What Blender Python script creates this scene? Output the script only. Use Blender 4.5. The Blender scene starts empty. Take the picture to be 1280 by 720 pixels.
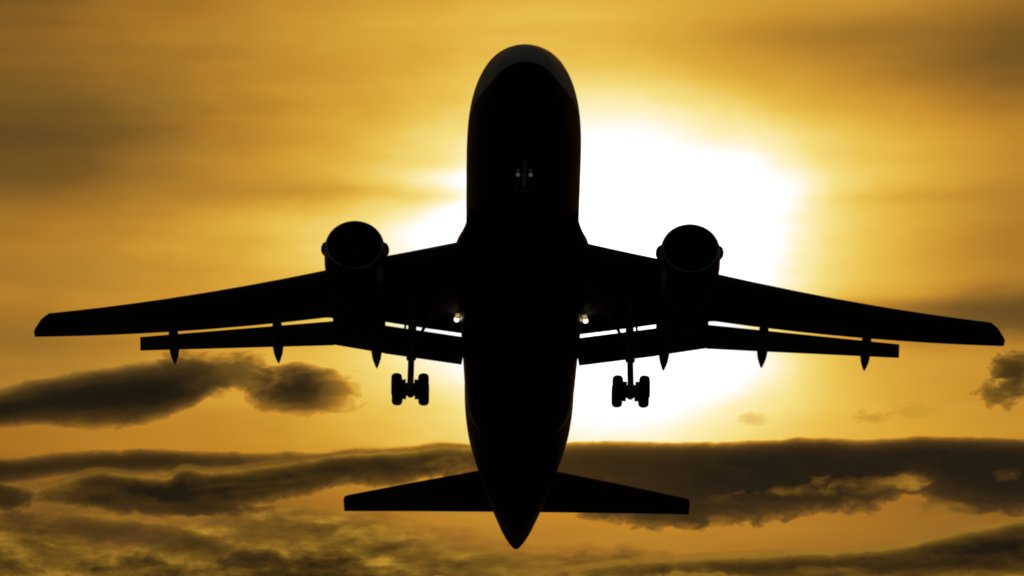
import bpy, bmesh, math, random
from mathutils import Vector, Matrix, Euler

R = math.radians
scn = bpy.context.scene
col = scn.collection

# ------------------------------------------------------------------ camera
VIEW_EL = 14.0                                  # the camera looks up by this much, towards +Y
cam_d = bpy.data.cameras.new('camera')
cam = bpy.data.objects.new('camera', cam_d); col.objects.link(cam)
cam.location = (0, 0, 1.7)
cam.rotation_euler = (R(90 + VIEW_EL), 0, 0)
cam_d.sensor_width = 36.0
cam_d.angle = R(12.8)
cam_d.clip_start, cam_d.clip_end = 0.1, 60000
scn.camera = cam

scn.view_settings.view_transform = 'Standard'
scn.view_settings.look = 'None'
EXPO = -6.0                                    # the photograph is exposed for the sun
scn.view_settings.exposure = EXPO
LIFT = 2.0 ** -EXPO
scn.view_settings.gamma = 1
scn.view_settings.use_curve_mapping = False
scn.cycles.use_denoising = True
scn.cycles.max_bounces = 6
scn.cycles.filter_width = 1.9

# ------------------------------------------------------------------ sun
SUN_AZ, SUN_EL = 1.15, 14.15                    # degrees right of +Y, degrees above the horizon
sun_d = bpy.data.lights.new('sun', 'SUN')
sun_d.energy, sun_d.angle, sun_d.color = 2.5, R(0.5), (1.0, 0.80, 0.55)
sun = bpy.data.objects.new('sun', sun_d); col.objects.link(sun)
sdir = Vector((math.sin(R(SUN_AZ)) * math.cos(R(SUN_EL)), math.cos(R(SUN_AZ)) * math.cos(R(SUN_EL)), math.sin(R(SUN_EL))))
sun.rotation_euler = sdir.to_track_quat('Z', 'Y').to_euler()


# ------------------------------------------------------------------ node arithmetic
class X:
    """A socket one can do arithmetic with; every operation adds a Math node."""
    def __init__(self, nt, s): self.nt, self.s = nt, s
    def op(self, name, *a, clamp=False):
        n = self.nt.nodes.new('ShaderNodeMath'); n.operation = name; n.use_clamp = clamp
        for i, v in enumerate((self,) + a):
            if isinstance(v, X): self.nt.links.new(v.s, n.inputs[i])
            else: n.inputs[i].default_value = v
        return X(self.nt, n.outputs[0])
    def con(self, v):
        n = self.nt.nodes.new('ShaderNodeValue'); n.outputs[0].default_value = v; return X(self.nt, n.outputs[0])
    def __add__(self, o): return self.op('ADD', o)
    __radd__ = __add__
    def __mul__(self, o): return self.op('MULTIPLY', o)
    __rmul__ = __mul__
    def __sub__(self, o): return self.op('SUBTRACT', o)
    def __rsub__(self, o): return self.op('MULTIPLY', -1.0) + o
    def __truediv__(self, o): return self.op('DIVIDE', o)
    def max(self, o): return self.op('MAXIMUM', o)
    def min(self, o): return self.op('MINIMUM', o)
    def clamp(self): return self.op('ADD', 0.0, clamp=True)
    def exp(self): return self.op('EXPONENT')
    def sqrt(self): return self.op('SQRT')
    def gt(self, o): return self.op('GREATER_THAN', o)
    def lt(self, o): return self.op('LESS_THAN', o)
    def step(self, lo, hi):
        """0 at lo, 1 at hi, smooth between (lo may be the larger)."""
        n = self.nt.nodes.new('ShaderNodeMapRange'); n.interpolation_type = 'SMOOTHSTEP'
        if lo > hi: a, b, c, d = hi, lo, 1.0, 0.0
        else: a, b, c, d = lo, hi, 0.0, 1.0
        self.nt.links.new(self.s, n.inputs[0])
        for i, v in zip((1, 2, 3, 4), (a, b, c, d)): n.inputs[i].default_value = v
        return X(self.nt, n.outputs[0])
    def mix(self, o, f):
        """self where f is 0, o where f is 1"""
        d = (o - self) if isinstance(o, X) else (self * -1.0 + o)
        return self + d * f
    def curve(self, pts, x0, x1, y0, y1, auto='AUTO_CLAMPED'):
        n = self.nt.nodes.new('ShaderNodeFloatCurve')
        self.nt.links.new(((self - x0) * (1.0 / (x1 - x0))).clamp().s, n.inputs['Value'])
        c = n.mapping.curves[0]
        q = [((x - x0) / (x1 - x0), (y - y0) / (y1 - y0)) for x, y in pts]
        c.points[0].location = q[0]; c.points[1].location = q[-1]
        for p in q[1:-1]: c.points.new(*p)
        for p in c.points: p.handle_type = auto
        n.mapping.use_clip = False
        n.mapping.update()
        return X(self.nt, n.outputs[0]) * (y1 - y0) + y0


def vec(nt, *xs):
    n = nt.nodes.new('ShaderNodeCombineXYZ')
    for i, v in enumerate(xs):
        if isinstance(v, X): nt.links.new(v.s, n.inputs[i])
        else: n.inputs[i].default_value = v
    return n.outputs[0]


def noise(nt, v, scale=1.0, detail=2.0, rough=0.5, lac=2.0):
    n = nt.nodes.new('ShaderNodeTexNoise'); n.noise_dimensions = '3D'
    nt.links.new(v, n.inputs['Vector'])
    n.inputs['Scale'].default_value = scale; n.inputs['Detail'].default_value = detail
    n.inputs['Roughness'].default_value = rough; n.inputs['Lacunarity'].default_value = lac
    return X(nt, n.outputs[0])


def lin(c):
    return tuple((v / 255 / 12.92) if v / 255 <= 0.04045 else ((v / 255 + 0.055) / 1.055) ** 2.4 for v in c)


def ramp(nt, x, stops):
    n = nt.nodes.new('ShaderNodeValToRGB'); nt.links.new(x.s, n.inputs[0])
    e = n.color_ramp.elements
    while len(e) > 1: e.remove(e[-1])
    e[0].position = stops[0][0]; e[0].color = lin(stops[0][1]) + (1,)
    for p, c in stops[1:]:
        k = e.new(p); k.color = lin(c) + (1,)
    return n.outputs[0]


def mixc(nt, a, b, f):
    n = nt.nodes.new('ShaderNodeMix'); n.data_type = 'RGBA'
    nt.links.new(f.s, n.inputs[0])
    for s, v in ((6, a), (7, b)):
        if isinstance(v, tuple): n.inputs[s].default_value = v
        else: nt.links.new(v, n.inputs[s])
    return n.outputs[2]


# ------------------------------------------------------------------ sky: clear air (Nishita) behind a veil of lit cloud towards the sun
def chart(px, py):
    """bearing and elevation (degrees) of a sky feature noted as hundredths of a degree on a chart whose middle is (640, 360)"""
    f = 640 / math.tan(R(6.4))
    x, y = (px - 640) / f, (360 - py) / f
    e = R(VIEW_EL)
    d = Vector((x, math.cos(e) - y * math.sin(e), math.sin(e) + y * math.cos(e))).normalized()
    return math.degrees(math.atan2(d.x, d.y)), math.degrees(math.asin(d.z))


world = bpy.data.worlds.new('World'); scn.world = world
world.use_nodes = True
W = world.node_tree
W.nodes.clear()
out = W.nodes.new('ShaderNodeOutputWorld')
tc = W.nodes.new('ShaderNodeTexCoord')
sp = W.nodes.new('ShaderNodeSeparateXYZ'); W.links.new(tc.outputs['Generated'], sp.inputs[0])
dx, dy, dz = (X(W, sp.outputs[i]) for i in range(3))
DEG = 180 / math.pi
az = dx.op('ARCTAN2', dy) * DEG
el = dz.op('ARCSINE') * DEG

# slow warps, so that no outline is a clean curve
w1 = noise(W, vec(W, az * 0.55, el * 1.3, 3.1), 1, 4, 0.55) - 0.5
w2 = noise(W, vec(W, az * 0.55, el * 1.3, 9.7), 1, 4, 0.55) - 0.5
k1 = noise(W, vec(W, az * 1.6, el * 2.6, 13.3), 1, 3, 0.55) - 0.5
k2 = noise(W, vec(W, az * 1.6, el * 2.6, 17.9), 1, 3, 0.55) - 0.5
waz, wel = az + k1 * 0.75, el + k2 * 0.32                                  # curls
fin = noise(W, vec(W, waz * 1.9, wel * 3.8, 1.7), 1, 4.5, 0.56) - 0.5        # puffs of a few tenths of a degree
fin2 = noise(W, vec(W, (waz + 0.05) * 1.9, (wel + 0.07) * 3.8, 1.7), 1, 5, 0.60) - 0.5
puf = noise(W, vec(W, waz * 5.0, wel * 9.0, 5.2), 1, 3.5, 0.55) - 0.5        # finer wisps
cl = noise(W, vec(W, az * 0.75 + k1 * 0.25, el * 2.0 + k2 * 0.25, 31.0), 1, 7, 0.58) - 0.5          # lumpy fleece
clb = noise(W, vec(W, (az + 0.07) * 0.75 + k1 * 0.25, (el + 0.11) * 2.0 + k2 * 0.25, 31.0), 1, 6, 0.58) - 0.5
lumps = cl - clb
relief = (fin - fin2) * 1.0                                                # fleece thins towards the sun: its sunward faces glow
strk = noise(W, vec(W, az * 0.20 + w1 * 0.3, el * 2.2, 0.4), 1, 2.5, 0.45) - 0.5   # long level streaks
strf = noise(W, vec(W, az * 0.5, el * 7.0 + w1 * 0.8, 7.4), 1, 3, 0.5) - 0.5

sa, se = chart(752, 342)
ra = (az - sa + w1 * 0.8 + strk * 0.2) * (1 / 2.64)
rb = (el - se + w2 * 0.5) * (1 / 2.10)
r = (ra * ra + rb * rb).sqrt()
t = r.curve([(0, 1.25), (0.76, 1.06), (0.9, .995), (1.02, .95), (1.18, .885), (1.38, .81), (1.7, .735), (2.2, .66), (3.0, .595), (4.5, .52), (8, .38)], 0, 8, 0, 1.4)


def spot(px, py, rx, ry, amp, ww=1.0):
    """a soft patch of the high veil, thicker (amp < 0) or thinner"""
    a, e = chart(px, py)
    u = (az - a + w1 * ww) * (100 / rx); v = (el - e + w2 * (0.35 * ww)) * (100 / ry)
    return ((u * u + v * v) * -1.0).exp() * amp


veil = [(60, 130, 420, 170, -.13), (20, 185, 200, 80, -.14), (0, 0, 170, 70, -.08), (965, 235, 80, 55, .06), (1025, 340, 75, 50, -.05), (1010, 62, 230, 45, -.08), (640, -20, 700, 70, -.04), (1300, 200, 120, 300, -.05), (-20, 500, 160, 120, -.05), (250, 200, 260, 40, -.02), (430, 243, 160, 13, -.07), 
        (330, 290, 330, 32, .05), (560, 222, 120, 14, .05), (470, 25, 160, 30, .03),
        (1220, 85, 230, 60, -.14), (1290, 40, 110, 70, -.08), (1010, 40, 200, 30, -.06), (880, 95, 120, 40, -.03),
        (1230, 398, 260, 28, -.30), (1050, 452, 120, 50, -.08), (1060, 385, 120, 12, -.08), (1110, 215, 130, 40, .04), (1250, 300, 130, 90, -.09), (1150, 243, 110, 9, -.05),
        (60, 425, 200, 30, -.10), (640, 10, 260, 40, .03), (1000, 465, 120, 40, .05), (1240, 480, 120, 40, -.04), (330, 540, 260, 30, -.04), (120, 330, 260, 40, -.03), (560, 500, 60, 50, -.03)]
for q in veil: t = t + spot(*q)
dim = r.step(0.9, 1.6)     # texture of the veil shows only outside the glare
t = t + (strk * 0.11 + strf * 0.02 + w1 * 0.05) * dim
# below the banks the veil is a deeper amber
t = t - el.step(chart(640, 545)[1], chart(640, 640)[1]) * 0.17

cloud = None                                       # how much of what is seen is cumulus (turns amber to olive)
AZ0, AZ1 = -9.0, 9.0
EL0, EL1 = 8.0, 18.0


def edge(pts):
    q = [chart(*p) for p in pts]
    q = [(AZ0, q[0][1])] + q + [(AZ1, q[-1][1])] if q[0][0] > AZ0 else q
    return az.curve(q, AZ0, AZ1, EL0, EL1)


def over(depth, tone, k, op=1.0, hold=1.0):
    """what is behind shows through by exp(-k depth); depth in degrees of cloud"""
    global t, cloud
    a = (1.0 - (depth.max(0.0) * -k).exp()) * op
    t = t.mix(tone, a)
    cloud = a * hold if cloud is None else cloud.max(a * hold)
    return a


def ends(x0, x1, w):
    """thins a bank out at its two ends"""
    d = None
    if x0 > -50: d = (az - chart(x0, 600)[0]) * w
    if x1 < 1330:
        e = (chart(x1, 600)[0] - az) * w
        d = e if d is None else d.min(e)
    return d


def smin(a, b, k=0.10):
    h = (0.5 + (b - a) * (0.5 / k)).clamp()
    return b.mix(a, h) - h * (1.0 - h) * k


def bank(top, bot, x0, x1, k, rough_t, rough_b, tone, op=1.0, w=0.25, gain_t=1.0, gain_b=1.0, hold=1.0, soft=False):
    """a bank of cloud between an upper and a lower outline, from bearing x0 to x1"""
    n = cl * 0.65 + fin * 0.35 + puf * 0.12 if soft else fin * 0.75 + puf * 0.45
    u = (edge(top) - el + n * rough_t) * gain_t
    v = (el - edge(bot) + (n + w1 * 0.4) * rough_b) * gain_b
    d = smin(u, v)
    e = ends(x0, x1, w)
    if e is not None: d = d.min(e + n * 0.25)
    return over(d, tone, k, op, hold)


def puff(px, py, rx, ry, tone, op=1.0, rough=1.0, k=3.0, hold=1.0, soft=False):
    a, e = chart(px, py)
    u = (az - a) * (100 / rx); v = (el - e) * (100 / ry)
    f = (1.0 - (u * u + v * v).sqrt()) + (cl * 1.4 + fin * 0.9 + puf * 0.25 if soft else fin * 1.5 + puf * 0.9) * rough
    return over(f, tone, k, op, hold)


tex = fin * 0.10 + puf * 0.05 + relief * 0.12


def crest(pts, down, x0, x1, tone, op, w=0.035):
    """the thin lit brim along the top of a bank, broken up along its length"""
    global t
    d = (edge([(x, y + down) for x, y in pts]) - el + fin * 0.10) * (1 / w)
    a = (d * d * -1.0).exp() * (k2 * 2.5 + 0.75).clamp() * az.step(chart(x0, 600)[0], chart(x0 + 50, 600)[0]) * az.step(chart(x1, 600)[0], chart(x1 - 50, 600)[0])
    t = t.mix(tone, a * op)

# lowest layer: tan fleece lit from behind, lower left and along the bottom
low = edge([(0, 640), (150, 640), (300, 640), (380, 634), (440, 640), (540, 656), (640, 680), (760, 688), (900, 700), (1280, 690)]) - el + cl * 0.6
over((low + 0.1) * (0.55 + cl * 3.2 + puf * 0.6).max(0.0), 0.385 + lumps * 1.35 + cl * 0.22 + puf * 0.08, 7.0, .95)
bank([(0, 640), (60, 642), (150, 648), (230, 660), (320, 684)], [(0, 664), (80, 676), (160, 684), (230, 692), (320, 700)], -60, 340, 12, .16, .25, 0.235 + cl * .12, .93, .25, 1, 1, .35)
bank([(90, 704), (160, 693), (240, 704), (310, 690), (420, 690), (480, 706)], [(80, 740), (480, 740)], 70, 500, 12, .7, .2, 0.17 + lumps * 1.0 + cl * .2, .7)
bank([(520, 672), (600, 676), (700, 694)], [(520, 694), (600, 706), (700, 710)], 500, 720, 9, .3, .3, 0.42 + cl * .12, .6, .25, 1, 1, .2)
puff(20, 655, 60, 14, 0.24 + lumps, .7)
puff(450, 668, 110, 20, 0.45 + lumps * 1.1, .75, .9, 2.0)
puff(720, 706, 170, 18, 0.40 + lumps * .7, .75)
# bottom right bank with a bright upper rim
top6 = [(640, 716), (760, 704), (870, 696), (940, 692), (1000, 690), (1060, 687), (1120, 681), (1180, 669), (1230, 658), (1290, 646)]
bank([(x, y - 5) for x, y in top6], [(640, 740), (1290, 740)], 600, 1400, 24, .10, .1, 0.47 + relief * .3, .85, .3)
bank([(x, y + 4) for x, y in top6], [(640, 728), (900, 720), (1000, 730), (1290, 722)], 700, 1400, 10, .14, .40, 0.085 + lumps * .5 + tex, .95, .1)
crest(top6, 0, 700, 1400, .52, .7)
puff(1010, 718, 130, 10, 0.34 + lumps * .8, .6)
puff(1180, 717, 110, 8, 0.32 + lumps * .8, .6)
# the great dark bank on the right
top5 = [(560, 566), (690, 555), (760, 551), (860, 552), (960, 549), (1020, 546), (1080, 549), (1160, 544), (1290, 548)]
bot5 = [(560, 620), (690, 636), (760, 656), (850, 667), (900, 662), (960, 656), (1020, 648), (1090, 640), (1150, 622), (1200, 640), (1290, 648)]
bank(top5, bot5, 555, 1400, 8, .09, .50, 0.085 + tex * 0.4 + az.step(3.5, 0.5) * 0.085, 0.99, .3, 2.2, 1.0, .75)
for q in ((1090, 605, 60, 13, .44), (1135, 600, 34, 11, .48), (985, 616, 60, 8, .40), (1262, 592, 30, 9, .26), (750, 599, 50, 9, .27), (905, 626, 50, 8, .27), (1180, 634, 40, 10, .40)):
    puff(q[0], q[1], q[2], q[3], q[4] + lumps * 1.0 + fin * .3, .8, 1.7, 1.6)
# long flat bank on the left, and the rolling one before it
bank([(-20, 571), (100, 564), (200, 560), (300, 565), (360, 564), (410, 566)], [(-20, 606), (100, 595), (200, 594), (300, 588), (410, 576)], -60, 430, 13, .12, .14, 0.07 + tex * 0.5, .96, .15)
top3 = [(20, 622), (50, 606), (80, 595), (130, 584), (165, 588), (205, 591), (232, 578), (262, 583), (330, 576), (380, 569), (430, 562), (500, 558), (560, 553), (610, 555)]
bot3 = [(20, 628), (60, 630), (110, 640), (170, 645), (240, 645), (300, 636), (380, 620), (440, 608), (520, 605), (600, 588)]
bank(top3, bot3, 25, 640, 22, .08, .20, 0.43 + relief * .4, .85, .25)
bank([(x, y + 8) for x, y in top3], bot3, 35, 640, 8, .12, .30, 0.085 + tex + lumps * .5, .96, .2, 1.8)
crest(top3, 4, 30, 620, .36, .75)
crest([(230, 612), (280, 606), (330, 604), (390, 598), (440, 590)], 0, 215, 450, .27, .6)
puff(5, 622, 34, 18, 0.10 + tex, .9)
puff(250, 636, 100, 10, 0.14 + tex, .8)
puff(560, 574, 45, 15, 0.36 + relief * .5, .55)
puff(60, 606, 50, 8, 0.40 + relief * .4, .5)
# the dark cloud under the left wing and its ragged neighbour
bank([(-20, 484), (50, 472), (100, 464), (150, 457), (200, 450), (250, 447), (290, 468)], [(-20, 540), (60, 536), (120, 535), (180, 531), (230, 518), (285, 486)], -60, 292, 7.5, .36, .40, 0.015 + tex * 0.3, .98, .4, soft=True)
puff(265, 466, 80, 26, 0.17 + tex, .85, 1.2, 2.0, soft=True)
puff(312, 472, 85, 26, 0.30 + tex, .75, 1.4, 1.7)
puff(374, 486, 72, 34, 0.04 + cl * .1, .97, 0.6, 2.4, soft=True)
puff(425, 490, 36, 22, 0.46 + tex, .5, 1.5, 2.0)
# scraps at the right edge
puff(1272, 468, 34, 34, 0.17 + tex, .95, 1.1, 2.6)
puff(1246, 494, 28, 22, 0.27 + tex, .8, 1.5, 2.2)
puff(1090, 521, 34, 12, 0.50 + tex, .5, 1.9, 1.4)
puff(1135, 512, 40, 11, 0.53 + tex, .4, 2.0, 1.3)
puff(940, 524, 16, 8, 0.60 + tex, .45, 2.0, 1.4)

SKY = [(0, (20, 14, 5)), (.10, (34, 24, 9)), (.25, (76, 52, 16)), (.40, (122, 84, 22)), (.52, (166, 113, 28)), (.62, (200, 140, 36)),
       (.72, (219, 166, 52)), (.80, (234, 193, 78)), (.88, (245, 220, 124)), (.94, (252, 238, 184)), (1.0, (255, 255, 255))]
AMBER = [(0, (20, 13, 4)), (.10, (34, 22, 7)), (.25, (78, 49, 9)), (.40, (122, 78, 13)), (.52, (164, 104, 16)), (.62, (194, 130, 22)),
         (.72, (217, 160, 40)), (.80, (234, 190, 72)), (.88, (245, 220, 124)), (.94, (252, 238, 184)), (1.0, (255, 255, 255))]
FLEECE = [(0, (18, 13, 5)), (.10, (32, 24, 9)), (.25, (70, 51, 15)), (.40, (116, 87, 26)), (.52, (154, 119, 40)), (.62, (184, 143, 48)),
          (.72, (212, 170, 64)), (1.0, (255, 250, 235))]
hue = noise(W, vec(W, az * 0.35, el * 0.9, 21.0), 1, 3, 0.6)
sky_c = mixc(W, ramp(W, t, SKY), ramp(W, t, AMBER), el.step(chart(640, 470)[1], chart(640, 570)[1]))
olive = ramp(W, t, FLEECE)
mixf = (cloud * 0.85).max((hue - 0.42).clamp() * 1.6 * t.step(.78, .5)).clamp()
rgb = mixc(W, sky_c, olive, mixf)
# the veil is lit from behind, towards the sun only; the glare itself is brighter than white
ang = (dx * sdir.x + dy * sdir.y + dz * sdir.z).op('ARCCOSINE') * DEG
gain = ang.step(55, 9) * el.step(-0.5, 0.5)
gain = gain * (1.0 + (t - 1.0).max(0.0) * 6.0) * LIFT
bgv = W.nodes.new('ShaderNodeBackground'); W.links.new(rgb, bgv.inputs['Color']); W.links.new(gain.s, bgv.inputs['Strength'])
# away from the sun the same high cloud is dull grey
grey = W.nodes.new('ShaderNodeBackground'); grey.inputs['Color'].default_value = (.95, .92, .90, 1)
W.links.new((ang.step(40, 95) * el.step(-0.5, 1.0) * (0.022 * LIFT)).s, grey.inputs['Strength'])
nis = W.nodes.new('ShaderNodeTexSky'); nis.sky_type = 'NISHITA'; nis.sun_disc = False
nis.sun_elevation, nis.sun_rotation = R(SUN_EL), R(SUN_AZ)
nis.air_density, nis.dust_density = 1.0, 0.4
bgn = W.nodes.new('ShaderNodeBackground'); W.links.new(nis.outputs[0], bgn.inputs['Color']); W.links.new(((1.0 - cloud * 0.92) * 0.05).s, bgn.inputs['Strength'])
add = W.nodes.new('ShaderNodeAddShader')
W.links.new(bgv.outputs[0], add.inputs[0]); W.links.new(bgn.outputs[0], add.inputs[1])
add2 = W.nodes.new('ShaderNodeAddShader'); W.links.new(add.outputs[0], add2.inputs[0]); W.links.new(grey.outputs[0], add2.inputs[1])
W.links.new(add2.outputs[0], out.inputs['Surface'])
world.cycles.sampling_method = 'MANUAL'
world.cycles.sample_map_resolution = 256


# ------------------------------------------------------------------ materials
def mat(name, base, rough=0.5, metal=0.0, wear=0.15, scale=3.0, coat=0.0, emit=None, strength=0.0):
    m = bpy.data.materials.new(name); m.use_nodes = True
    nt = m.node_tree; b = nt.nodes['Principled BSDF']
    tcn = nt.nodes.new('ShaderNodeTexCoord')
    n = noise(nt, tcn.outputs['Object'], scale, 5, 0.6)
    dark = tuple(c * (1 - wear) for c in base) + (1,)
    lightc = tuple(min(1, c * (1 + wear * .5)) for c in base) + (1,)
    nt.links.new(mixc(nt, dark, lightc, n.step(.3, .7)), b.inputs['Base Color'])
    b.inputs['Metallic'].default_value = metal
    nt.links.new((n * 0.2 + (rough - 0.1)).s, b.inputs['Roughness'])
    b.inputs['Coat Weight'].default_value = coat
    if emit:
        b.inputs['Emission Color'].default_value = emit + (1,)
        b.inputs['Emission Strength'].default_value = strength
    return m


M_wing = mat('wing_grey_paint', (.16, .16, .17), .5)
M_dark = mat('dark_grey_paint', (.07, .07, .075), .55)
M_navy = mat('navy_paint', (.012, .016, .045), .4)
M_metal = mat('polished_lip_metal', (.36, .355, .35), .36, 1.0, .3, 1.2)
M_steel = mat('gear_steel', (.22, .22, .23), .45, .8)
M_rubber = mat('tyre_rubber', (.018, .018, .018), .8)
M_fan = mat('fan_metal', (.09, .09, .1), .45, .9)
M_hot = mat('exhaust_metal', (.12, .1, .085), .45, .9)
M_glass = mat('cockpit_glass', (.01, .012, .014), .08)
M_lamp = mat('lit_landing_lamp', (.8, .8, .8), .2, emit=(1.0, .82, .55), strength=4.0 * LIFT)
M_lamp_dim_flare = mat('dim_lamp_and_flare', (.6, .6, .6), .2, emit=(1.0, .62, .24), strength=0.42 * LIFT)  # amber glow of the small side lamp, and of the added flare streak
M_gear = mat('gear_grey_paint', (.17, .17, .17), .5)
M_pale = mat('gear_pale_paint', (.42, .42, .41), .5)
M_lamp_gear = mat('faint_gear_lamp', (.6, .6, .6), .2, emit=(1.0, .93, .80), strength=0.06 * LIFT)
M_lamp_faint = mat('faint_taxi_lamp', (.6, .6, .6), .2, emit=(1.0, .93, .80), strength=0.022 * LIFT)


def fuselage_paint():
    """white upper body over a navy belly; the dividing line climbs from the chin to the shoulder line; row of cabin windows"""
    m = bpy.data.materials.new('white_over_navy_paint'); m.use_nodes = True
    nt = m.node_tree; b = nt.nodes['Principled BSDF']
    tcn = nt.nodes.new('ShaderNodeTexCoord'); s = nt.nodes.new('ShaderNodeSeparateXYZ')
    nt.links.new(tcn.outputs['Object'], s.inputs[0])
    x, y, z = (X(nt, s.outputs[i]) for i in range(3))
    line = y.curve([(0, -1.16), (1.5, -1.02), (3, -0.70), (5, -0.30), (8, 0.0), (12, 0.10), (50, 0.10)], 0, 50, -2, 2)
    n = noise(nt, tcn.outputs['Object'], 0.8, 5, 0.6)
    white = mixc(nt, (.62, .62, .61, 1), (.74, .74, .73, 1), n.step(.3, .7))
    navy = (.010, .013, .040, 1)
    c = mixc(nt, navy, white, (z - line).step(-.02, .02))
    cell = ((y - 0.2) * (1 / 0.56)).op('FRACT') - 0.5
    u = cell * (0.56 / 0.13); v = (z - 0.72) * (1 / 0.20)
    win = (u * u * u * u + v * v * v * v).lt(1.0) * y.gt(7.5) * y.lt(37.5)
    c = mixc(nt, c, (.012, .014, .018, 1), win)
    nt.links.new(c, b.inputs['Base Color'])
    nt.links.new((n * 0.2 + 0.45).s, b.inputs['Roughness'])
    b.inputs['Specular IOR Level'].default_value = .25
    return m


M_body = fuselage_paint()


def ground_mat():
    m = bpy.data.materials.new('dark_grass'); m.use_nodes = True
    nt = m.node_tree; b = nt.nodes['Principled BSDF']
    tcn = nt.nodes.new('ShaderNodeTexCoord')
    n = noise(nt, tcn.outputs['Object'], 0.05, 8, 0.6)
    nt.links.new(mixc(nt, (.02, .028, .010, 1), (.05, .05, .022, 1), n.step(.3, .7)), b.inputs['Base Color'])
    b.inputs['Roughness'].default_value = .95
    b.inputs['Specular IOR Level'].default_value = .1
    return m


# ------------------------------------------------------------------ mesh helpers
def build(name, bm, m, parent=None, smooth=True, sharp=38, label=None):
    bmesh.ops.remove_doubles(bm, verts=bm.verts, dist=1e-5)
    bmesh.ops.recalc_face_normals(bm, faces=bm.faces)
    me = bpy.data.meshes.new(name); bm.to_mesh(me); bm.free()
    for mm in (m if isinstance(m, (list, tuple)) else [m]): me.materials.append(mm)
    if smooth:
        for p in me.polygons: p.use_smooth = True
        me.set_sharp_from_angle(angle=R(sharp))
    o = bpy.data.objects.new(name, me); col.objects.link(o)
    if parent: o.parent = parent
    if label: o['label'] = label
    return o


def loft(bm, rings, cap0=True, cap1=True, closed=True):
    vs = [[bm.verts.new(p) for p in r_] for r_ in rings]
    n = len(vs[0])
    for a, b in zip(vs, vs[1:]):
        for i in range(n if closed else n - 1):
            j = (i + 1) % n
            bm.faces.new((a[i], a[j], b[j], b[i]))
    if cap0: bm.faces.new(vs[0])
    if cap1: bm.faces.new(vs[-1])
    return vs


def lathe(bm, prof, c, axis='Y', n=48, cap0=False, cap1=False):
    """prof: (distance along the axis, radius)"""
    rings = []
    for d, r_ in prof:
        ring = []
        for k in range(n):
            a = 2 * math.pi * k / n
            p, q = r_ * math.cos(a), r_ * math.sin(a)
            ring.append({'Y': (c[0] + p, c[1] + d, c[2] + q), 'X': (c[0] + d, c[1] + p, c[2] + q), 'Z': (c[0] + p, c[1] + q, c[2] + d)}[axis])
        rings.append(ring)
    loft(bm, rings, cap0, cap1)


def tube(bm, a, b, r0, r1=None, n=14):
    a, b = Vector(a), Vector(b); r1 = r0 if r1 is None else r1
    q = (b - a).normalized().to_track_quat('Z', 'Y')
    rings = [[p + q @ Vector((r_ * math.cos(2 * math.pi * k / n), r_ * math.sin(2 * math.pi * k / n), 0)) for k in range(n)] for p, r_ in ((a, r0), (b, r1))]
    loft(bm, rings)


def box(bm, c, s, rot=None, bev=0.0):
    g = bmesh.ops.create_cube(bm, size=1)
    mt = Matrix.Translation(c) @ (rot.to_matrix().to_4x4() if rot else Matrix()) @ Matrix.Diagonal((s[0], s[1], s[2], 1))
    bmesh.ops.transform(bm, matrix=mt, verts=g['verts'])
    if bev:
        es = list({e for v in g['verts'] for e in v.link_edges})
        bmesh.ops.bevel(bm, geom=es, offset=bev, segments=2, affect='EDGES', profile=.5)


def foil(le, te, thick, camber=0.0, n=14, le_round=1.0):
    """closed aerofoil ring from the leading-edge point to the trailing-edge point (same x), thickness in metres"""
    le, te = Vector(le), Vector(te)
    ch = te - le; nrm = Vector((0, -ch.z, ch.y)).normalized()
    if nrm.z < 0: nrm = -nrm
    L = ch.length
    pts = []
    def yt(s): return thick / 0.2 * (0.2969 * math.sqrt(s) * le_round - 0.126 * s - 0.3516 * s * s + 0.2843 * s ** 3 - 0.1015 * s ** 4) + 0.004 * s
    for k in range(n + 1):
        s = 0.5 * (1 + math.cos(math.pi * k / n)); pts.append(le + ch * s + nrm * (max(yt(s), 0) * 1.0 + camber * L * 4 * s * (1 - s)))
    for k in range(1, n):
        s = 0.5 * (1 - math.cos(math.pi * k / n)); pts.append(le + ch * s + nrm * (-max(yt(s), 0) + camber * L * 4 * s * (1 - s)))
    return pts


def interp(tab, x):
    for (x0, *a), (x1, *b) in zip(tab, tab[1:]):
        if x <= x1:
            f = (x - x0) / (x1 - x0); return [p + (q - p) * f for p, q in zip(a, b)]
    return list(tab[-1][1:])


# ------------------------------------------------------------------ ground
bm = bmesh.new()
bmesh.ops.create_grid(bm, x_segments=8, y_segments=8, size=20000)
g = build('ground', bm, ground_mat(), smooth=False); g['kind'] = 'structure'

# ------------------------------------------------------------------ the airliner (body frame: nose at the origin, y aft, z up)
plane = bpy.data.objects.new('airliner', None); col.objects.link(plane)
plane['label'] = 'twin engine passenger airliner in dark silhouette with wheels and flaps down before the bright sun'
plane['category'] = 'airplane'
plane.rotation_mode = 'XYZ'
plane.location = (0.611, 189.88, 60.215)
plane.rotation_euler = (R(-17.875), R(0.484), R(0.357))

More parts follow.
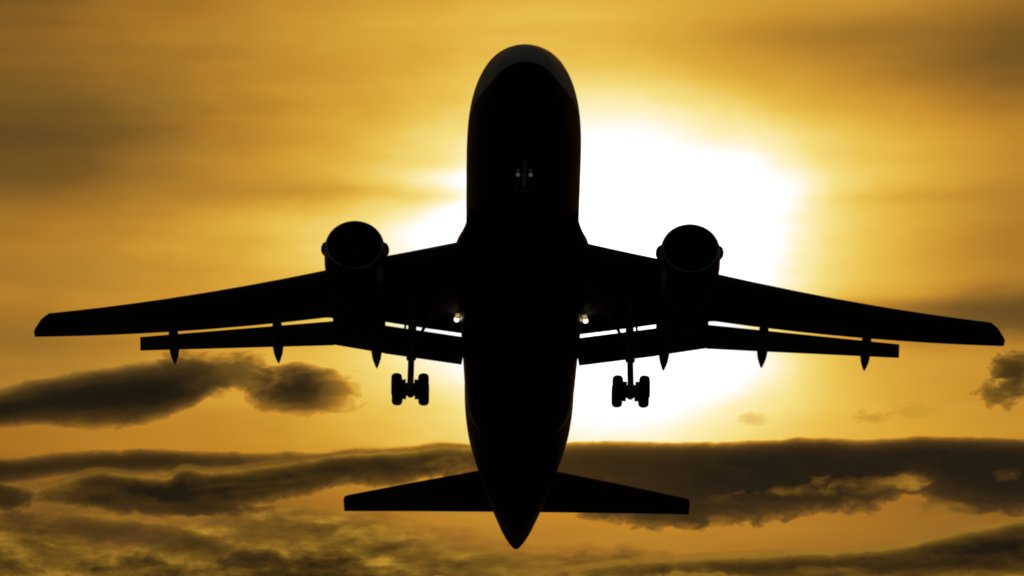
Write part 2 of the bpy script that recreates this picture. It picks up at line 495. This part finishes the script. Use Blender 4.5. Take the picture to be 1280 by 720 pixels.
# fuselage: y, half width, top, bottom
FUS = [(0.0, .04, -.76, -.84), (.08, .34, -.48, -1.10), (.3, .66, -.20, -1.36), (.7, 1.00, .12, -1.62), (1.3, 1.28, .54, -1.90), (2.0, 1.54, 1.02, -2.12),
       (2.8, 1.79, 1.66, -2.30), (3.6, 2.02, 2.16, -2.44), (4.6, 2.26, 2.46, -2.56), (5.8, 2.44, 2.60, -2.65), (7.2, 2.54, 2.69, -2.70), (9, 2.585, 2.72, -2.72),
       (14, 2.60, 2.72, -2.72), (20, 2.64, 2.72, -2.72), (28, 2.68, 2.72, -2.70), (31, 2.68, 2.72, -2.50), (33, 2.62, 2.71, -2.18), (35, 2.50, 2.70, -1.78),
       (37, 2.29, 2.68, -1.36), (39, 2.02, 2.64, -.94), (41, 1.73, 2.58, -.55), (43, 1.42, 2.48, -.18), (45, 1.06, 2.33, .22), (46.6, .74, 2.16, .56), (47.8, .42, 1.96, .90), (48.4, .20, 1.80, 1.14), (48.6, .06, 1.6, 1.36)]


def fus_at(y): return interp(FUS, y)


def smooth_rows(tab, n):
    """Catmull-Rom resampling of the section table"""
    res = []
    for i in range(len(tab) - 1):
        p0, p1, p2, p3 = (tab[max(i - 1, 0)], tab[i], tab[i + 1], tab[min(i + 2, len(tab) - 1)])
        for k in range(n):
            f = k / n; v = []
            y = p1[0] + (p2[0] - p1[0]) * f
            for j in range(1, 4):
                m1 = (p2[j] - p0[j]) / max(p2[0] - p0[0], 1e-6) * (p2[0] - p1[0]); m2 = (p3[j] - p1[j]) / max(p3[0] - p1[0], 1e-6) * (p2[0] - p1[0])
                h = f * f; hh = h * f
                v.append((2 * hh - 3 * h + 1) * p1[j] + (hh - 2 * h + f) * m1 + (-2 * hh + 3 * h) * p2[j] + (hh - h) * m2)
            res.append((y, *v))
    res.append(tab[-1])
    return res


bm = bmesh.new()
rings = []
for y, w, zt, zb in smooth_rows(FUS, 3):
    zc, h = (zt + zb) / 2, (zt - zb) / 2
    rings.append([(w * math.cos(2 * math.pi * k / 72), y, zc + h * math.sin(2 * math.pi * k / 72)) for k in range(72)])
loft(bm, rings)
fus = build('fuselage', bm, M_body, plane, sharp=60)

# belly fairing at the wing roots
FAIR = [(12.2, 2.50, -1.05, .25), (12.8, 2.60, -1.35, .55), (13.6, 2.80, -1.45, .9), (14.6, 3.08, -1.5, 1.2), (16, 3.05, -1.55, 1.45), (19, 2.95, -1.6, 1.5), (22, 2.82, -1.6, 1.5),
        (25, 2.72, -1.55, 1.4), (28, 2.62, -1.4, 1.30), (30, 2.45, -1.2, 1.2), (32, 1.9, -.95, 1.1)]
bm = bmesh.new()
rings = []
for y, w, zc, h in smooth_rows(FAIR, 3):
    ring = []
    for k in range(48):
        a = 2 * math.pi * k / 48; ca, sa_ = math.cos(a), math.sin(a)
        ring.append((w * math.copysign(abs(ca) ** .7, ca), y, zc + h * math.copysign(abs(sa_) ** .85, sa_)))
    rings.append(ring)
loft(bm, rings)
build('belly_fairing', bm, M_navy, plane, sharp=60)

# cockpit windows, each a slightly raised pane following the nose
def nose_point(y, ang, d=0.012):
    w, zt, zb = fus_at(y); zc, h = (zt + zb) / 2, (zt - zb) / 2
    return Vector(((w + d) * math.cos(ang), y, zc + (h + d) * math.sin(ang)))


for s in (1, -1):
    for a0, a1, y0, y1 in ((86, 52, 2.15, 2.95), (49, 33, 2.35, 3.1), (30, 20, 2.7, 3.4)):
        bm = bmesh.new()
        grid = [[nose_point(y0 + (y1 - y0) * i / 4, R(90 + s * (90 - (a0 + (a1 - a0) * j / 5))) if s < 0 else R(a0 + (a1 - a0) * j / 5)) for j in range(6)] for i in range(5)]
        vs = [[bm.verts.new(p) for p in row] for row in grid]
        for i in range(4):
            for j in range(5): bm.faces.new((vs[i][j], vs[i][j + 1], vs[i + 1][j + 1], vs[i + 1][j]))
        build('cockpit_window', bm, M_glass, fus)


# ---- wings
def zw(x): return -1.5 + .105 * (x - 2.5) + .0045 * (x - 2.5) ** 2


LE = [(1.6, 13.7), (3.09, 14.60), (6.35, 16.40), (9.25, 18.38), (23.03, 27.45), (23.45, 28.15), (23.82, 29.15), (23.93, 29.5)]
TE = [(1.6, 22.36), (2.62, 22.34), (6.5, 22.08), (9.04, 22.34), (18.48, 27.22), (23.9, 30.06), (24, 30.06)]
THK = [(1.6, 1.15), (6.35, .75), (9.25, .60), (18.5, .34), (23, .22), (23.93, .05)]


def le_y(x): return interp(LE, x)[0]
def te_y(x): return interp(TE, x)[0]


def make_wing(s):
    bm = bmesh.new()
    xs = [1.6, 2.4, 3.09, 4.2, 5.3, 6.35, 7.8, 9.25, 11, 13, 15, 17, 18.48, 20, 21.5, 23.03, 23.25, 23.45, 23.65, 23.82, 23.93]
    rings = []
    for x in xs:
        th = interp(THK, x)[0]
        rings.append([(s * p.x, p.y, p.z) for p in foil((x, le_y(x), zw(x) + th * .08), (x, te_y(x), zw(x)), th, .008)])
    loft(bm, rings)
    w = build('wing', bm, M_wing, plane, sharp=50)

    def flap(name, x0, x1, f_le, f_te, th, n=8, shear=0.0):
        bm = bmesh.new(); rs = []
        for k in range(n + 1):
            f = k / n; x = x0 + (x1 - x0) * f
            xl = x + shear * (1 - f); l = [a + (b - a) * f for a, b in zip(*f_le)]; e = [a + (b - a) * f for a, b in zip(*f_te)]
            rs.append([(s * p.x, p.y, p.z) for p in foil((xl, l[0], l[1]), (x, e[0], e[1]), th, .02, 10)])
        loft(bm, rs)
        return build(name, bm, M_wing, w, sharp=50)
    flap('flap', 8.9, 18.5, ((22.59, zw(8.9) - .03), (27.48, zw(18.5) - .03)), ((24.05, zw(8.9) - .5), (28.0, zw(18.5) - .5)), .13)
    flap('flap', 2.80, 6.5, ((22.56, zw(2.64) - .04), (22.31, zw(6.5) - .04)), ((24.18, zw(2.7) - .6), (24.0, zw(6.5) - .6)), .16, shear=-.22)
    flap('aileron', 6.42, 8.93, ((22.02, zw(6.5) - .02), (22.20, zw(8.8) - .02)), ((24.0, zw(6.5) - .6), (23.80, zw(8.8) - .6)), .17)
    # canoe fairings over the flap tracks: a rounded body under the wing, its tail drooped to a point
    for x, yt, zt, rad, ln in ((16.76, 27.88, zw(16.76) - .90, .25, 3.0), (11.62, 25.89, zw(11.62) - .90, .27, 3.6), (6.86, 24.95, zw(6.86) - .90, .27, 3.8), (7.91, 23.66, zw(7.91) - .72, .13, 1.6)):
        bm = bmesh.new(); rs = []
        tip = Vector((x, yt, zt)); root = Vector((x, yt - ln, zw(x) - interp(THK, x)[0] * .45))
        prof = [(0, .04), (.06, .42), (.16, .75), (.32, .97), (.5, 1.0), (.66, .95), (.78, .78), (.88, .5), (.95, .27), (1, .06)]
        mid = Vector((x, yt - ln * .36, zw(x) - .40))
        for f, k in prof:
            p = root * (1 - f) ** 2 + mid * (2 * f * (1 - f)) + tip * f * f
            rs.append([(s * (p.x + rad * k * math.cos(2 * math.pi * j / 16)), p.y, p.z + rad * 1.15 * k * math.sin(2 * math.pi * j / 16)) for j in range(16)])
        loft(bm, rs)
        build('flap_track_fairing', bm, M_wing, w)
    # landing lamps under the wing root: a shallow housing with a lit lens facing forward; the bigger amber one is added as the main lamp's flare streak
    for x, y, z, rr, lm, lab in ((3.03, 20.30, -1.93, .115, M_lamp, 'brightly lit lamp at the wing root'), (2.99, 19.98, -1.92, .115, M_lamp_dim_flare, None), (2.66, 20.1, -1.98, .075, M_lamp_dim_flare, None)):
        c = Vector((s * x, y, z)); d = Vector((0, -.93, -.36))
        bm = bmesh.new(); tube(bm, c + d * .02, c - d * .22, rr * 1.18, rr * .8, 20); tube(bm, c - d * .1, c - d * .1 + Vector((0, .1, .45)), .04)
        h = build('landing_light_and_flare', bm, M_dark, w, label=lab)
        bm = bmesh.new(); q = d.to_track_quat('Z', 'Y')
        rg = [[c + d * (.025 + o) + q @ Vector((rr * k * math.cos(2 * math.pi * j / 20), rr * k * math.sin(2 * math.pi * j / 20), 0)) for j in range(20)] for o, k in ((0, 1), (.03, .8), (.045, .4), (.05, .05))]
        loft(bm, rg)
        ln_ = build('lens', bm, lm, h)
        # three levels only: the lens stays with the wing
        ln_.parent = w; ln_.name = 'landing_light_flare_lens'
    return w


wings = [make_wing(s) for s in (-1, 1)]


# ---- engines
EX, EY, EZ = 7.68, 13.42, -2.18


def make_engine(s):
    c = (s * EX, EY, EZ)
    bm = bmesh.new()
    lathe(bm, [(1.35, 1.10), (.7, 1.10), (.25, 1.13), (.08, 1.19), (.015, 1.24), (.0, 1.265), (.02, 1.295), (.10, 1.335), (.3, 1.37), (.8, 1.405), (1.6, 1.415), (2.4, 1.37), (3.2, 1.27), (3.7, 1.17), (3.7, 1.13), (3.0, 1.12), (1.35, 1.10)], c, n=64)
    e = build('engine_nacelle', bm, M_navy, plane, sharp=50)
    bm = bmesh.new()
    lathe(bm, [(.10, 1.186), (.04, 1.21), (.003, 1.238), (-.013, 1.265), (.003, 1.30), (.05, 1.325), (.12, 1.346)], c, n=64)
    build('inlet_lip', bm, M_metal, e, sharp=70)
    # fan: a disc of twisted blades
    bm = bmesh.new()
    for k in range(38):
        a = 2 * math.pi * k / 38
        rs = []
        for f in (0, .33, .66, 1):
            rr = .36 + (1.085 - .36) * f; tw = R(25 + 35 * f); hw = .06 + .06 * f
            ring = []
            for sy, th in ((-1, .0), (0, .012), (1, 0), (0, -.012)):
                t_ = hw * sy
                tang = t_ * math.sin(tw) + th; ax = t_ * math.cos(tw)
                ring.append((c[0] + rr * math.cos(a) - tang * math.sin(a), c[1] + 1.2 + ax, c[2] + rr * math.sin(a) + tang * math.cos(a)))
            rs.append(ring)
        loft(bm, rs)
    build('fan', bm, M_fan, e)
    bm = bmesh.new(); lathe(bm, [(.62, .02), (.7, .1), (.85, .22), (1.05, .33), (1.3, .38), (1.34, .38)], c, n=32, cap0=True, cap1=True)
    build('spinner', bm, M_dark, e)
    bm = bmesh.new(); lathe(bm, [(1.34, 1.105), (1.36, .3)], c, n=48, cap1=True); build('inlet_wall', bm, M_dark, e)
    bm = bmesh.new(); lathe(bm, [(2.6, .95), (3.6, .93), (4.4, .82), (5.1, .66), (5.12, .62), (4.6, .60), (2.6, .6)], c, n=48); build('core_cowl', bm, M_hot, e)
    bm = bmesh.new(); lathe(bm, [(4.2, .45), (5.0, .40), (5.6, .24), (6.0, .06)], c, n=32, cap0=True, cap1=True); build('exhaust_cone', bm, M_hot, e)
    # strakes on either side of the cowl
    for sd in (-1, 1):
        bm = bmesh.new()
        th = R(13)
        u = Vector((sd * math.cos(th), 0, math.sin(th))); nrm = Vector((-sd * math.sin(th), 0, math.cos(th)))
        cc = Vector(c)
        prof = [(.32, 1.33), (.5, 1.52), (.75, 1.59), (1.05, 1.60), (1.3, 1.55), (1.45, 1.38)]
        rs = [[cc + Vector((0, y, 0)) + u * q + nrm * (th2 * (.05 if q > 1.4 else .11)) for y, q in prof] for th2 in (-1, 1)]
        loft(bm, rs)
        build('strake', bm, M_navy, e, sharp=30)
    # pylon up to the wing
    bm = bmesh.new(); rs = []
    x = EX
    for z, y0, y1, w_ in ((EZ + 1.15, EY + 1.2, EY + 6.0, .22), (EZ + 1.4, EY + 1.8, EY + 7.2, .26), (zw(x) - .05, EY + 3.2, EY + 7.6, .24), (zw(x) + .2, EY + 4.2, EY + 7.0, .2)):
        ring = []
        for f, k in ((0, .05), (.06, .6), (.25, 1), (.6, .95), (.9, .4), (1, .05)): ring.append((s * x + w_ * k, y0 + (y1 - y0) * f, z))
        for f, k in ((.9, .4), (.6, .95), (.25, 1), (.06, .6)): ring.append((s * x - w_ * k, y0 + (y1 - y0) * f, z))
        rs.append(ring)
    loft(bm, rs)
    build('engine_pylon', bm, M_navy, plane, sharp=45)


for s in (-1, 1): make_engine(s)

# ---- tailplane and fin
for s in (-1, 1):
    bm = bmesh.new(); rs = []
    for x, yl, yt, z, th in ((.3, 39.0, 43.90, .95, .50), (1.98, 39.95, 44.20, 1.05, .42), (5.3, 41.75, 44.73, 1.35, .30), (8.72, 43.60, 45.28, 1.62, .17), (8.90, 43.74, 45.30, 1.63, .15), (8.98, 44.0, 45.31, 1.64, .08)):
        rs.append([(s * p.x, p.y, p.z) for p in foil((x, yl, z), (x, yl + (yt - yl) * .72, z), th, 0, 12, 1.0)])
    loft(bm, rs)
    tp = build('tailplane', bm, M_wing, plane, sharp=50)
    bm = bmesh.new(); rs = []
    for x, yl, yt, z, th in ((.95, 39.36, 44.04, .98, .30), (5.3, 41.75, 44.73, 1.35, .20), (8.97, 43.75, 45.31, 1.64, .10)):
        rs.append([(s * p.x, p.y, p.z) for p in foil((x, yl + (yt - yl) * .70, z), (x, yt, z - .02), th, 0, 10, .8)])
    loft(bm, rs)
    build('elevator', bm, M_wing, tp, sharp=50)


def vfoil(yl, yt, z, th, n=12):
    return [(p.z, p.y, z) for p in foil((0, yl, 0), (0, yt, 0), th, 0, n)]


bm = bmesh.new()
loft(bm, [vfoil(36.2, 42.4, 2.3, .55), vfoil(38.0, 43.2, 4.4, .5), vfoil(43.2, 46.0, 10.3, .22), vfoil(43.8, 46.0, 10.55, .06)])
fin_o = build('tail_fin', bm, M_navy, plane, sharp=50)
bm = bmesh.new()
loft(bm, [vfoil(42.2, 44.3, 2.5, .3), vfoil(43.1, 44.9, 4.4, .28), vfoil(45.9, 47.2, 10.25, .12)])
build('rudder', bm, M_navy, fin_o, sharp=50)


# ---- landing gear
def wheel_mesh(rad, wid):
    """tyre with rounded shoulders, axis along x"""
    bm = bmesh.new()
    h = wid / 2; prof = [(-h * .7, rad * .45), (-h * .95, rad * .62), (-h, rad * .72), (-h * .86, rad * .87), (-h * .56, rad * .965), (-h * .25, rad), (h * .25, rad), (h * .56, rad * .965), (h * .86, rad * .87), (h, rad * .72), (h * .95, rad * .62), (h * .7, rad * .45)]
    lathe(bm, prof, (0, 0, 0), 'X', 40)
    return bm


def hub_mesh(rad, wid):
    bm = bmesh.new(); h = wid / 2
    lathe(bm, [(-h * .72, rad * .12), (-h * .6, rad * .2), (-h * .55, rad * .4), (-h * .72, rad * .47), (h * .72, rad * .47), (h * .55, rad * .4), (h * .6, rad * .2), (h * .72, rad * .12)], (0, 0, 0), 'X', 32, True, True)
    return bm


def add_wheel(parent, loc, rad, wid):
    o = build('wheel', wheel_mesh(rad, wid), M_rubber, parent); o.location = loc
    h = build('wheel_hub', hub_mesh(rad, wid), M_steel, parent); h.location = loc


WX, WY, WZ = 5.165, 21.42, -5.10
for s in (-1, 1):
    bm = bmesh.new()
    top = Vector((s * 5.10, 20.45, -1.35)); low_ = Vector((s * WX, WY - .02, WZ + .1)); ax = (low_ - top)
    tube(bm, top, top + ax * .62, .20, .19, 20)
    tube(bm, top + ax * .59, top + ax * .64, .23, .23, 20)
    tube(bm, top + ax * .6, low_, .15, .15, 18)
    tube(bm, low_ + Vector((0, 0, -.14)), low_ + Vector((0, 0, .22)), .17, .15, 18)
    gear = build('main_landing_gear', bm, M_gear, plane)
    # torque links behind the leg
    bm = bmesh.new(); k0, k1 = top + ax * .60, low_ + Vector((0, .1, .12)); kn = (k0 + k1) / 2 + Vector((0, .42, 0))
    tube(bm, k0, kn, .055, .04); tube(bm, kn, k1, .04, .055); build('torque_link', bm, M_gear, gear)
    # side and drag braces
    bm = bmesh.new(); tube(bm, top + ax * .50, (s * 4.05, 20.2, -1.45), .075, .075); build('side_brace', bm, M_gear, gear)
    bm = bmesh.new(); tube(bm, top + ax * .46, (s * 5.15, 18.9, -1.5), .07, .07); build('drag_brace', bm, M_gear, gear)
    # leg door on the outer side
    bm = bmesh.new(); box(bm, top + ax * .30 + Vector((s * .36, 0, 0)), (.05, .75, 1.5), Euler((R(15), R(s * -6), 0)), .02); build('gear_door', bm, M_wing, gear, sharp=30)
    bm = bmesh.new(); tube(bm, top + ax * .57 + Vector((s * .12, -.05, .05)), top + ax * .66 + Vector((s * .16, -.05, 0)), .045); tube(bm, top + ax * .62, top + ax * .85 + Vector((s * -.13, -.1, 0)), .03); build('brake_hose', bm, M_rubber, gear)
    # four-wheel bogie, toe down
    tl = R(15); dv = Vector((0, -math.cos(tl), -math.sin(tl)))
    cw = Vector((s * WX, WY, WZ))
    bm = bmesh.new()
    tube(bm, cw + dv * .80, cw - dv * .80, .19, .19, 18)
    for k in (-1, 1):
        tube(bm, cw + dv * (.70 * k) - Vector((.60, 0, 0)), cw + dv * (.70 * k) + Vector((.60, 0, 0)), .12, .12, 16)
        for e_ in (-1, 1): tube(bm, cw + dv * (.70 * k) + Vector((e_ * .2, 0, 0)), cw + dv * (.70 * k) + Vector((e_ * .45, 0, 0)) , .29, .27, 20)
    tube(bm, cw + Vector((-.2, 0, 0)), cw + Vector((.2, 0, 0)), .17, .17, 16)
    build('bogie_beam', bm, M_steel, gear)
    for k in (-1, 1):
        for e_ in (-1, 1): add_wheel(gear, cw + dv * (.70 * k) + Vector((e_ * .625, 0, 0)), .575, .50)

bm = bmesh.new()
ntop = Vector((0, 5.75, -2.3)); nlow = Vector((0, 5.35, -4.45)); ax = nlow - ntop
tube(bm, ntop, ntop + ax * .6, .13, .12, 18); tube(bm, ntop + ax * .58, ntop + ax * .63, .15, .15, 18); tube(bm, ntop + ax * .6, nlow, .08, .08, 16)
tube(bm, nlow - Vector((.34, 0, 0)), nlow + Vector((.34, 0, 0)), .07, .07, 14)
nose_gear = build('nose_landing_gear', bm, M_pale, plane)
bm = bmesh.new(); tube(bm, ntop + ax * .45, (0, 7.1, -2.6), .06, .06); build('drag_brace', bm, M_gear, nose_gear)
for e_ in (-1, 1):
    add_wheel(nose_gear, nlow + Vector((e_ * .30, 0, 0)), .47, .30)
    bm = bmesh.new(); box(bm, Vector((e_ * .52, 6.1, -3.05)), (.04, 1.9, .75), Euler((0, R(e_ * -8), 0)), .015); build('gear_door', bm, M_navy, nose_gear, sharp=30)
    for z, yy, rr, lm in ((-3.55, 5.38, .085, M_lamp_gear), (-3.36, 5.32, .045, M_lamp_faint)):
        c = Vector((e_ * .28, yy, z)); d = Vector((0, -.86, -.5))
        bm = bmesh.new(); tube(bm, c + d * .02, c - d * .16, rr * 1.2, rr * .8, 18); tube(bm, c - d * .08, Vector((0, yy + .15, z + .05)), .03); build('taxi_light', bm, M_dark, nose_gear)
        bm = bmesh.new(); tube(bm, c + d * .021, c + d * .045, rr, rr * .7, 18); build('taxi_light_lens', bm, lm, nose_gear)

print('objects', len(scn.objects))
